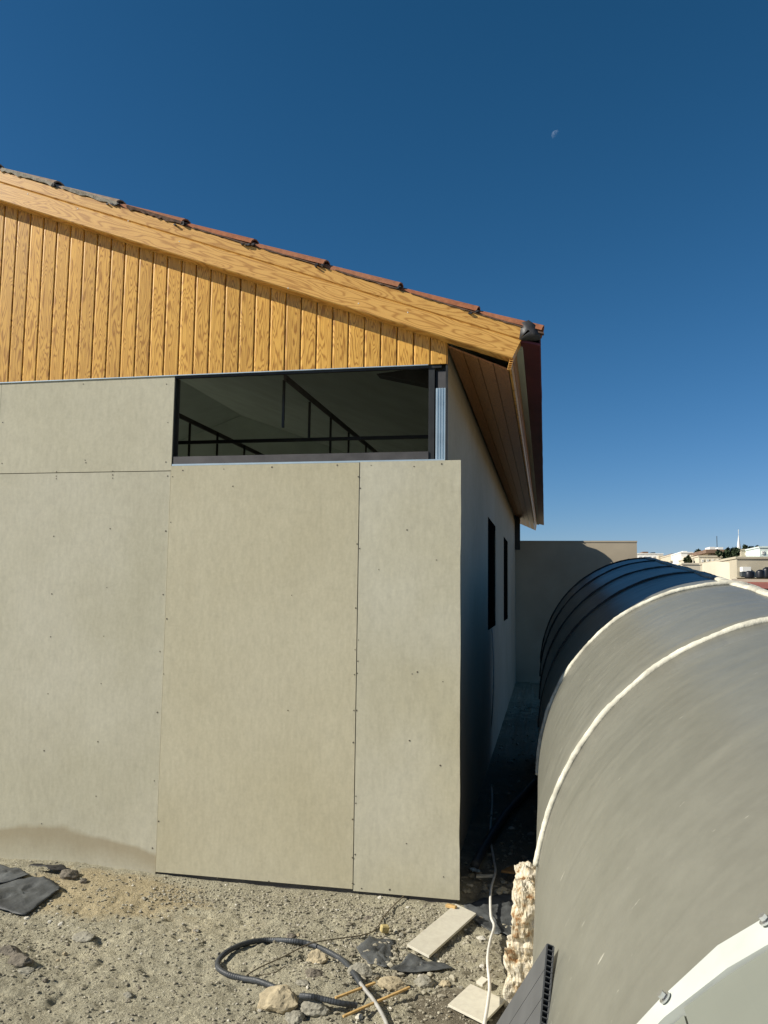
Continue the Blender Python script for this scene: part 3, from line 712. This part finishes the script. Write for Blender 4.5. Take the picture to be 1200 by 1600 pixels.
line('thin_wire', [(633,1398),(615,1415),(600,1432),(587,1452),(570,1460),(540,1465),(505,1470),(480,1476),(442,1495),(405,1512),(385,1524)], .0032, 'wire', 'thin brown wire trailing from the wall across the conduit loop', 'wire', [.01,.008,.008,.006,.006,.01,.03,.03,.012,.01,.03])
line('thin_wire', [(390,1526),(427,1520),(445,1510)], .0025, 'wire', 'short bit of thin wire on the dirt inside the conduit loop', 'wire')
a0 = Vector((WX+.02, slits[0][0]+.35, slits[0][2])); wl = [a0, a0+Vector((.015,-.02,-.35)), a0+Vector((.01,-.05,-.75))]
line('white_cable', [(765,1180),(769,1245),(766,1300),(771,1340),(774,1362),(767,1390),(767,1430),(772,1447),(766,1470),(762,1500),(765,1540),(762,1570),(757,1600),(750,1640)], .0072, 'cable', 'white cable hanging from the slit window and snaking out of the alley', 'cable',
     [.01,.01,.02,.02,.03,.03,.035,.03,.035,.05,.065,.075,.09,.10], 8, 8, wl)
line('alley_pipe', [(742,1352),(760,1318),(790,1272),(812,1248),(836,1222)], .03, 'hose', 'dark pipe lying across the shaded alley floor', 'pipe', [.02]*5)
GS = 'raw wood sticks by the conduit'
for pts, lab in ((((524,1561),(586,1537)), 'upper raw wood stick crossing under the end of the conduit'), (((536,1590),(640,1544)), 'longer raw wood stick lying below the other one')):
    A, D = (gp_(*p, .022) for p in pts); t = (D-A).normalized(); sd = t.cross(Vector((0,0,1)))*.006; u = Vector((0,0,.008))
    o = MB().prism([A-sd, A+sd, A+sd+u, A-sd+u], D-A).build('wood_stick', 'stick', None, A, bevel=.001); tag(o, lab, 'stick', GS)

P = [gp_(*p, .03) for p in ((744,1372),(757,1370),(772,1371))]
o = MB().prism([P[0], P[2], P[2]+Vector((0,.025,0)), P[0]+Vector((0,.025,0))], (0,0,.012)).build('wood_strip', 'offcut', None, P[1]); tag(o, 'thin pale strip of board in the shade beside the white cable', 'wood strip')
sheet('plastic_scrap', [(733,1361),(746,1356),(750,1362),(738,1367)], 'small bluish plastic scrap in the shade at the corner of the building', 'plastic', 'galv', .02, .004, .02, 11)

# stones
def rock(px0, px1, py0, py1, mat, seed, label, group, flat=.55, sub=3):
    c = gp_((px0+px1)/2, py1-(py1-py0)*.25); rw = (px1-px0)/F*c.y*.5; d = rw*random.uniform(.6, .9)
    bm = bmesh.new(); bmesh.ops.create_icosphere(bm, subdivisions=sub, radius=1)
    rot = Matrix.Rotation(seed*1.7, 3, 'Z')
    for v in bm.verts:
        p = v.co.copy(); s_ = 1
        # cut facets
        for k in range(7):
            nrm = Vector((math.sin(seed*3+k*2.1), math.cos(seed*5+k*1.3), math.sin(seed+k*.9))).normalized(); t = p.dot(nrm)
            if t > .72: p -= nrm*(t-.72)*.85
        p *= 1+.16*noise.fractal(p*2.2+Vector((seed,0,0)), .9, 2.2, 5)
        p = rot @ p; v.co = (p.x*rw*1.08, p.y*d*1.08, p.z*rw*flat)
    me = bpy.data.meshes.new('stone'); bm.to_mesh(me); bm.free(); me.materials.append(M[mat])
    o = bpy.data.objects.new('stone', me); C.objects.link(o); o.location = c + Vector((0, 0, rw*flat*.28)); return tag(o, label, 'stone', group)
G1 = 'stones lying about the dirt'
rocks = [
 (406,470,1547,1583,'stone_tan','biggest pale tan rock in front, at the open end of the conduit loop',.75),
 (471,517,1560,1592,'stone_grey','blocky grey rock right of the big tan rock',.7),
 (443,474,1578,1600,'stone_grey','rounded grey rock at the bottom edge below the big tan rock',.7),
 (477,505,1513,1528,'stone_dark','dark flat stone inside the conduit loop',.55),
 (480,512,1486,1508,'stone_tan','rough tan lump under the upper arc of the conduit',.8),
 (463,485,1530,1541,'stone_grey','small grey stone near the lower edge of the loop',.5),
 (447,462,1458,1466,'stone_dark','dark clod just beyond the top of the conduit loop',.6),
 (545,582,1498,1532,'stone_grey','grey rubble lump right beside the descending conduit',.7),
 (585,632,1524,1547,'stone_tan','low crumbly mound of earth above the longer wood stick',.4),
 (647,678,1518,1545,'stone_grey','grey mortar lump under the pointed membrane scrap',.7),
 (686,703,1531,1544,'stone_tan','small brownish stone between mortar lump and squarish offcut',.8),
 (691,700,1465,1474,'stone_dark','dark stone sitting on the edge of the long offcut',.8),
 (113,151,1452,1471,'stone_grey','flat oval grey stone alone in the left foreground',.35),
 (-6,34,1470,1500,'stone_dark','dark earth clod at the left edge of the picture',.6),
 (8,52,1490,1510,'stone_dark','second dark clod just right of the one at the left edge',.5),
 (27,54,1504,1522,'stone_grey','pale flat stone in front of the dark clods',.3),
 (192,208,1548,1560,'stone_grey','grey stone low in the left foreground, alone',.7),
 (92,123,1359,1373,'stone_dark','dark clump by the corner of the large membrane sheet',.6),
 (124,137,1371,1380,'stone_dark','small dark stone right of the clump by the membrane',.7),
 (555,568,1582,1594,'stone_white','white pebble beside the lower end of the longer stick',.8),
 (568,582,1430,1440,'stone_dark','dark stone between the wall and the thin wire',.7),
 (745,760,1462,1470,'stone_white','whitish stone just past the end of the membrane in the alley mouth',.6)]
for i, (a, b, c, d, m, lab, fl) in enumerate(rocks): rock(a, b, c, d, m, 1.37*i+.4, lab, G1, fl, 4)
G2 = 'small stones scattered over the dirt'
pro = {}
for m, cn in (('stone_grey', 'grey'), ('stone_white', 'whitish'), ('stone_dark', 'dark'), ('stone_tan', 'tan')):
    o = rock(300, 311, 1450, 1458, m, random.random()*9, 'small loose %s stone lying among the gravel' % cn, 'small %s stones scattered over the dirt' % cn, .7, 3); pro[m] = o
spots = []
while len(spots) < 74:
    u = random.random()
    if u < .45: x, y = random.gauss(640, 60), random.gauss(1490, 40)
    else: x, y = random.uniform(5, 790), random.uniform(1385, 1590)
    if y < 1375+.045*x-20 or y > 1596 or x > 785 or x < 0: continue
    if 340 < x < 560 and 1468 < y < 1545 and random.random() < .6: continue
    if 630 < x < 750 and abs(y-(1475-(x-636)*.75)) < 34: continue
    spots.append((x, y))
nm = ['stone_grey', 'stone_white', 'stone_dark', 'stone_tan']
for i, (x, y) in enumerate(spots):
    m = random.choices(nm, (4, 3, 3, 2))[0]; o = pro[m] if i < 4 and False else pro[m].copy()
    C.objects.link(o); o.location = gp_(x, y, .003); k = random.uniform(.3, .9); o.scale = (k*random.uniform(.8,1.2), k, k*random.uniform(.6,1.1)); o.rotation_euler = (random.uniform(-.3,.3), random.uniform(-.3,.3), random.uniform(0, 6.3))
# gravel: uncountable grit
def grit(n, sampler, smin, smax, seed):
    rs = np.random.RandomState(seed); bm = bmesh.new(); bmesh.ops.create_icosphere(bm, subdivisions=1, radius=1)
    bm.verts.ensure_lookup_table(); base = np.array([v.co[:] for v in bm.verts]); fac = [tuple(v.index for v in f.verts) for f in bm.faces]; bm.free(); m = MB()
    for i in range(n):
        x, y = sampler(rs); s_ = smin+(smax-smin)*rs.rand()**5; a = rs.rand()*6.3; ca, sa = math.cos(a), math.sin(a)
        b = base*s_*(1+.55*(rs.rand(len(base), 1)-.5)) * np.array([1.25, .9, .62])
        z = gheight(x, y)+s_*.2
        m.add([(x+p[0]*ca-p[1]*sa, y+p[0]*sa+p[1]*ca, z+p[2]) for p in b], fac)
    return m
def smp(rs):
    u = rs.rand()
    if u < .45: return rs.uniform(-3.4, -.05), rs.uniform(2.9, 4.66)
    if u < .75: return rs.normal(-.75, .38), rs.normal(3.95, .38) if rs.rand() < .7 else rs.uniform(3, 4.6)
    if u < .9: return rs.uniform(-2.2, -.5), rs.normal(4.45, .10)
    return rs.normal(-2.5, .5), rs.normal(3.6, .3)
def smp2(rs):
    while True:
        x, y = smp(rs)
        if y < 4.675 or (x > -.47 and y < 5): return x, y
gr = grit(26000, smp2, .0016, .0095, 3).build('gravel', 'gravel'); tag(gr, 'loose pale gravel and grit strewn over the dirt', 'gravel', None, 'stuff')
rb = grit(420, lambda rs: tuple(gp_(600+rs.normal()*38+rs.rand()*60, 1492+rs.normal()*24)[:2]), .005, .022, 5).build('rubble', 'gravel'); tag(rb, 'broken bits of mortar strewn between the membrane scraps', 'rubble', None, 'stuff')
al = grit(900, lambda rs: (rs.uniform(-.52, .0), 4.9+rs.rand()**2*8), .004, .028, 8).build('alley_rubble', 'gravel'); tag(al, 'rubble lining the shaded alley floor', 'rubble', None, 'stuff')

# leaning hollow planks
def leaning(px_top, px_end_low, px_side, Ytop, name, mat, label, wdt, seed, extra=.9):
    A = onY(*px_top, Ytop)
    dG = ray(*px_side); best = None
    for k in range(400):                       # slide along the sight ray until the plank is square to its cut end
        Yg = Ytop-.5+k*.006; G_ = EYE+dG*(Yg/dG.y)
        for j in range(-60, 60):
            dB = ray(*px_end_low); Bp = EYE+dB*((Ytop+j*.006)/dB.y)
            L = (G_-A); W_ = (Bp-A)
            if L.length < .12 or abs(W_.length-wdt) > .012: continue
            e = abs(L.normalized().dot(W_.normalized())) + .15*abs(L.normalized().z+.62)
            if best is None or e < best[0]: best = (e, G_, Bp)
    _, G_, Bp = best; L = (G_-A).normalized(); W_ = (Bp-A).normalized(); W_ = (W_-L*W_.dot(L)).normalized(); N = L.cross(W_).normalized()
    if N.x > 0: N = -N
    T = thing(name, A, label, 'plank', 'hollow planks leaning by the skylight')
    ln = extra; th = .021
    m = MB(); w3 = wdt/3
    for k in range(3):
        a, b = A+W_*(k*w3+.001), A+W_*((k+1)*w3-.001)
        m.prism([a, b, b-N*.004, a-N*.004], L*ln); m.prism([a-N*(th-.003), b-N*(th-.003), b-N*th, a-N*th], L*ln)
    m.build('plank_face', mat, T)
    m = MB()
    for k in range(16):
        a = A+W_*(wdt*k/15) - W_*.0012; m.prism([a-N*.002, a+W_*.0024-N*.002, a+W_*.0024-N*(th-.002), a-N*(th-.002)], L*ln)
    q = m.build('plank_web', mat, T); q['kind'] = 'stuff'
leaning((854,1474), (843,1600), (775,1600), 2.15, 'hollow_plank', 'plank', 'dark grey hollow grooved plank leaning beside the skylight in front', .21, 0, .62)
leaning((850,1572), (838,1650), (806,1622), 2.05, 'hollow_plank', 'whiteplank', 'white hollow plank end just below the dark grey one', .16, 0, .5)

# ================================================================== TOWN BEYOND
tmats = dict(cream=simple('cream_stone', (.58,.52,.40), .9, 0, .08, .5), white=simple('white_wall', (.74,.73,.68), .9, 0, .05, .5), beige=simple('beige_stone', (.44,.39,.29), .9, 0, .10, .6), tan=simple('tan_stone_wall', (.50,.44,.33), .9, 0, .08, .5),
    win=simple('dark_window', (.05,.06,.065), .3, 0, .3, 2), brown=simple('brown_slab', (.17,.11,.075), .9, 0, .2, 1), red=simple('red_roof', (.27,.09,.065), .8, 0, .15, 1), tank=simple('black_tank', (.012,.013,.016), .4, 0, .3, 2), mint=simple('pale_green_wall', (.62,.70,.64), .8, 0, .05, .5))
def house(name, px0, px1, ytop, ybot, Y, depth, mat, label, wins=(), extras=(), rotless=True):
    a, b = onY(px0, ytop, Y), onY(px1, ytop, Y); zb = min(onY(px0, ybot, Y).z, terr(a.x, Y)-.3)
    T = thing(name, ((a.x+b.x)/2, Y, zb), label, 'house')
    MB().box(a.x, b.x, Y, Y+depth, zb, a.z).build('house_wall', tmats[mat], T)
    MB().box(a.x-.05, b.x+.05, Y-.05, Y+depth+.05, a.z+.002, a.z+.10).build('parapet', tmats[mat], T)
    for (x0, x1, y0, y1) in wins:
        p, q = onY(x0, y0, Y), onY(x1, y1, Y)
        o = MB().box(p.x, q.x, Y-.06, Y+.02, q.z, p.z).build('window_frame', tmats['white'], T); MB().box(p.x+.07, q.x-.07, Y-.075, Y-.061, q.z+.07, p.z-.07).build('pane', tmats['win'], o)
    for (nm_, x0, x1, y0, y1, dY, dep, mt) in extras:
        p, q = onY(x0, y0, Y+dY), onY(x1, y1, Y+dY); MB().box(p.x, q.x, Y+dY, Y+dY+dep, q.z, p.z).build(nm_, tmats[mt], T)
    return T
def W_(px, py, n, dx, w, hgt): return [(px+i*dx, px+i*dx+w, py, py+hgt) for i in range(n)]
house('distant_house', 994, 1036, 866, 890, 92, 10, 'white', 'small white flat-roofed house furthest left on the far hillside', W_(998,869,5,7.4,3,4), [('roof_shed',1004,1013,862,866,2,3,'brown'),('roof_shed',1018,1024,863,866,2,3,'win'),('stair_tower',1029,1040,868,885,-1,3,'tan')])
house('distant_house', 1048, 1066, 868, 892, 84, 9, 'tan', 'tan house with dark roof terrace left of the white stepped house', W_(1050,871,2,7,4,4), [('roof_shed',1049,1066,865,868,1,5,'brown'),('balcony',1047,1060,875,877,-1.2,1.2,'cream')])
house('distant_house', 1064, 1082, 864, 892, 78, 9, 'white', 'white stepped house between the tan house and the slab-roofed one', W_(1066,869,3,5,2.4,4), [('stair_tower',1067,1074,861,864,3,3,'white'),('roof_shed',1076,1082,863,866,2,2,'tan')])
house('distant_house', 1080, 1100, 869, 890, 74, 9, 'cream', 'cream house partly hidden behind the white stepped house', W_(1083,872,3,5,2.6,4), [('roof_shed',1088,1095,865,869,2,3,'win')])
T3 = house('distant_house', 1092, 1132, 870, 898, 68, 10, 'cream', 'cream house with brown overhanging slab roof and antenna', W_(1096,874,4,8,3.5,4.5), [('penthouse',1106,1131,864,870,1.5,6,'cream'),('roof_slab',1103,1134,858.5,864,.3,8.5,'brown'),('roof_tank',1109,1118,854.5,858.5,3,2,'white'),('roof_tank',1122,1130,855,858.5,3,2,'white')])
q = onY(1120.5, 858, 72); MB().tube([q, q+Vector((0,0,1.1))], .03, 5).build('antenna', tmats['win'], T3)
house('garden_wall_house', 1066, 1124, 882, 905, 54, 8, 'cream', 'long low cream building below the slab-roofed house', W_(1072,887,2,30,4,6)+W_(1116,882+3,1,1,3,4), [('roof_step',1066,1078,880.5,882,2,3,'cream'),('door',1103,1105,891,900,-.06,.08,'win')])
house('distant_house', 1034, 1050, 871, 892, 100, 9, 'cream', 'small cream house low on the hillside left of the tan house', W_(1037,874,3,4.5,2,3))
house('distant_house', 1140, 1160, 864, 884, 80, 9, 'white', 'white flat-roofed house half hidden behind the wide dark tree', W_(1143,867,3,5.5,2.4,3.5))
T6 = house('distant_house', 1158, 1190, 860, 880, 64, 9, 'beige', 'beige house behind the near beige building with a spire at its left end', W_(1164,864,2,12,4,4), [('roof_shed',1176,1186,861,873,-.6,.6,'win')])
house('distant_house', 1187, 1215, 856, 882, 60, 8, 'mint', 'pale greenish-white house at the right edge of the picture', W_(1190,861,2,9,4,5), [('roof_shed',1192,1200,853.5,856,2,3,'white')])
T5 = house('near_house', 1151, 1240, 873, 912, 40, 9, 'beige', 'near beige flat-roofed building with air conditioner and black tanks in front', W_(1204,880,2,14,6,9)+[(1140.5+12,1143+12.5,884,895)][:0], [('ledge',1150,1241,902,903.5,-.5,.5,'cream')])
# lit side bay of the near house
p, q = onY(1134.5, 874, 41), onY(1151, 905, 41); MB().prism([(p.x, 43.5, terr(p.x,42)-.3), (q.x, 40.02, terr(q.x,40)-.3), (q.x, 47, terr(q.x,40)-.3), (p.x, 47, terr(p.x,42)-.3)], (0,0, p.z-terr(p.x,42)+.3)).build('side_bay', tmats['cream'], T5)
p = onY(1142, 887, 42); MB().box(p.x-.12, p.x+.12, 41.7, 41.9, p.z-.5, p.z+.2).build('slot_window', tmats['win'], T5)
def tank(px, py0, py1, Y, wd, mat, name, label, cat):
    a, b = onY(px, py0, Y), onY(px, py1, Y); m = MB(); prof_ = [(.55,0),(.98,.06),(1,.2),(1,.72),(.92,.84),(.55,.94),(.3,1)]; n = 14; vs = []; R2 = wd/F*Y/2
    for r, t in prof_:
        for k in range(n): vs.append((a.x+R2*r*math.cos(k*2*math.pi/n), Y+R2*r*math.sin(k*2*math.pi/n), b.z+(a.z-b.z)*t))
    m.add(vs, [(j*n+k, j*n+(k+1) % n, (j+1)*n+(k+1) % n, (j+1)*n+k) for j in range(len(prof_)-1) for k in range(n)] + [tuple(range(n-1,-1,-1)), tuple((len(prof_)-1)*n+k for k in range(n))])
    o = m.build(name, tmats[mat], None, (a.x, Y, b.z), smooth=True); tag(o, label, cat, 'water tanks in front of the near house')
    return o
p, q = onY(1160.5, 885.5, 39.4), onY(1174, 893, 39.4)
AC = thing('air_conditioner', (p.x, 39.5, q.z), 'white air conditioner box on the front of the near beige building', 'air conditioner'); MB().box(p.x, q.x, 39.45, 39.98, q.z, p.z).build('casing', tmats['white'], AC)
MB().box(p.x-.02, q.x+.02, 39.5, 39.97, q.z-.22, q.z-.003).build('bracket', tmats['win'], AC)
tank(1171, 892, 904, 37, 14, 'tank', 'water_tank', 'rounded black water tank below the air conditioner', 'water tank')
tank(1188, 890, 904, 36, 12, 'tank', 'water_tank', 'black water tank second from the left, right of the air conditioner', 'water tank')
tank(1198, 886, 904, 37, 12, 'tank', 'water_tank', 'tall black water tank at the right edge of the picture', 'water tank')
# spire
SY = 180; a = onY(1154.7, 859, SY); zt = onY(1154.7, 834, SY).z; zb = terr(a.x, SY)-.3
SP = thing('church_spire', (a.x, SY, zb), 'slim white pointed spire on a square cream tower above the roofs', 'spire')
MB().box(a.x-.46, a.x+.46, SY-.46, SY+.46, zb, a.z).build('tower', tmats['cream'], SP)
m = MB(); m.add([(a.x+r*math.cos(k*math.pi/4), SY+r*math.sin(k*math.pi/4), a.z+h_) for r, h_ in ((.44, .01), (.36, .6), (.22, (zt-a.z)*.5)) for k in range(8)] + [(a.x, SY, zt)],
    [tuple(range(7,-1,-1))]+[(j*8+k,j*8+(k+1)%8,j*8+8+(k+1)%8,j*8+8+k) for j in range(2) for k in range(8)]+[(16+k,16+(k+1)%8,24) for k in range(8)])
m.build('spire_cone', tmats['white'], SP); MB().tube([(a.x,SY,zt-.1),(a.x,SY,zt+.9)], .05, 5).build('finial', tmats['white'], SP)
# near neighbour: low red roof with pale coping
a, b = onY(1143, 904.5, 17), onY(1300, 904.5, 17); zr = onY(1143, 919, 16.1).z
RR = thing('red_roofed_building', ((a.x+b.x)/2, 17, -6), 'low building with dark red roof and pale coping just past the skylight', 'building')
MB().box(a.x, b.x+4, 16.25, 24, -7, zr-.12).build('house_wall', tmats['brown'], RR)
MB().prism([(a.x-.1, 16.1, zr), (a.x+.05, 17.0, a.z-.058), (b.x+4, 17.0, a.z-.058), (b.x+4.2, 16.1, zr)], (0,.1,-.05)).build('red_roof_slope', tmats['red'], RR)
MB().box(a.x, b.x+4, 17.0, 17.35, a.z-.056, a.z).build('roof_coping', tmats['cream'], RR)
MB().box(a.x+.1, b.x+3.9, 17.1, 17.3, zr-.12, a.z-.056).build('parapet', tmats['cream'], RR)

# trees: trunk, limbs and a crown of leaf clumps
lk = NT('leaf'); lg = lk.n('NewGeometry'); leafm = lk.done(lk.ramp(lg.outputs['Random Per Island'], [(0,(.018,.032,.014)),(.6,(.04,.06,.025)),(1,(.075,.09,.04))]), .7, 0, .3)
bark = simple('bark', (.10,.075,.05), .95, 0, .3, 4)
def tree(px, ytop, ybot, Y, wpx, label, seed, n=900):
    rs = random.Random(seed); a, b = onY(px, ytop, Y), onY(px, ybot, Y); zb = terr(a.x, Y)-.2; rw = wpx/F*Y/2; hc = a.z-b.z
    T = thing('tree', (a.x, Y, zb), label, 'tree', 'dark trees between the far houses')
    m = MB().tube([(a.x, Y, zb), (a.x+.1, Y, b.z), (a.x, Y+.1, a.z-hc*.3)], lambda i: (.22,.16,.06)[i], 6)
    for k in range(4): m.tube([(a.x, Y, b.z+hc*.15*k), (a.x+rw*.6*math.cos(k*1.7), Y+rw*.6*math.sin(k*1.7), b.z+hc*(.4+.12*k))], lambda i: (.09,.03)[i], 5)
    m.build('trunk', bark, T); m = MB(); cl = [(rs.gauss(0,.42), rs.gauss(0,.42), rs.uniform(.12,.95), rs.uniform(.22,.4)) for _ in range(13)]
    for _ in range(n):
        cx, cy, cz, cr = rs.choice(cl); d = Vector((rs.gauss(0,1), rs.gauss(0,1), rs.gauss(0,1))).normalized()*cr*rs.random()**.4
        c = Vector((a.x+(cx+d.x)*rw, Y+(cy+d.y)*rw, b.z+(cz+d.z*.6)*hc)); u = Vector((rs.gauss(0,1), rs.gauss(0,1), rs.gauss(0,1))).normalized(); v = u.orthogonal().normalized(); s_ = rs.uniform(.08,.22)
        m.add([c-u*s_, c-v*s_*.6, c+u*s_, c+v*s_*.6], [(0,1,2,3)])
    m.build('crown', leafm, T)
tree(1128, 876, 903, 47, 15, 'dark bushy tree at the left end of the near beige building', 1, 1500)
tree(1142, 855, 884, 62, 22, 'wide dark tree behind the near beige building, left of the spire', 2, 1800)
tree(1076, 870, 888, 70, 12, 'small dark tree in front of the white stepped house', 3, 700)
tree(1089, 860, 872, 82, 9, 'little dark treetop just left of the slab-roofed house', 4, 600)
tree(1164, 853, 862, 75, 6, 'round treetop behind the beige house next to the spire', 5, 400)
tree(1174, 855, 862, 75, 6, 'second round treetop behind the beige house, to the right', 6, 400)
tree(1183, 854, 862, 75, 5, 'treetop touching the pale greenish house at the right', 7, 400)

# ================================================================== MOON
k = NT('moon_dust'); k.t.nodes.remove(k.b); tr = k.n('BsdfTransparent'); df = k.n('BsdfDiffuse'); ad = k.n('AddShader')
k.l(k.ramp(k.noise(k.coord(), .12, 4), [(.35, (.02,.024,.028)), (.6, (.06,.067,.075))]), df.inputs[0]); k.l(tr.outputs[0], ad.inputs[0]); k.l(df.outputs[0], ad.inputs[1]); k.l(ad.outputs[0], k.out.inputs[0])
mc = onY(869, 211, 3000); bm = bmesh.new(); bmesh.ops.create_uvsphere(bm, u_segments=64, v_segments=40, radius=7.2/F*3000); bmesh.ops.delete(bm, geom=[f for f in bm.faces if f.normal.dot(SUN_DIR) > .06 or f.normal.dot(mc-EYE) > 0], context='FACES')   # only the sunlit face turned this way shows
me = bpy.data.meshes.new('moon'); bm.to_mesh(me); bm.free()
me.polygons.foreach_set('use_smooth', [True]*len(me.polygons)); me.materials.append(k.m); mo = bpy.data.objects.new('moon', me); C.objects.link(mo); mo.location = mc
tag(mo, 'pale half moon high in the clear blue sky', 'moon')
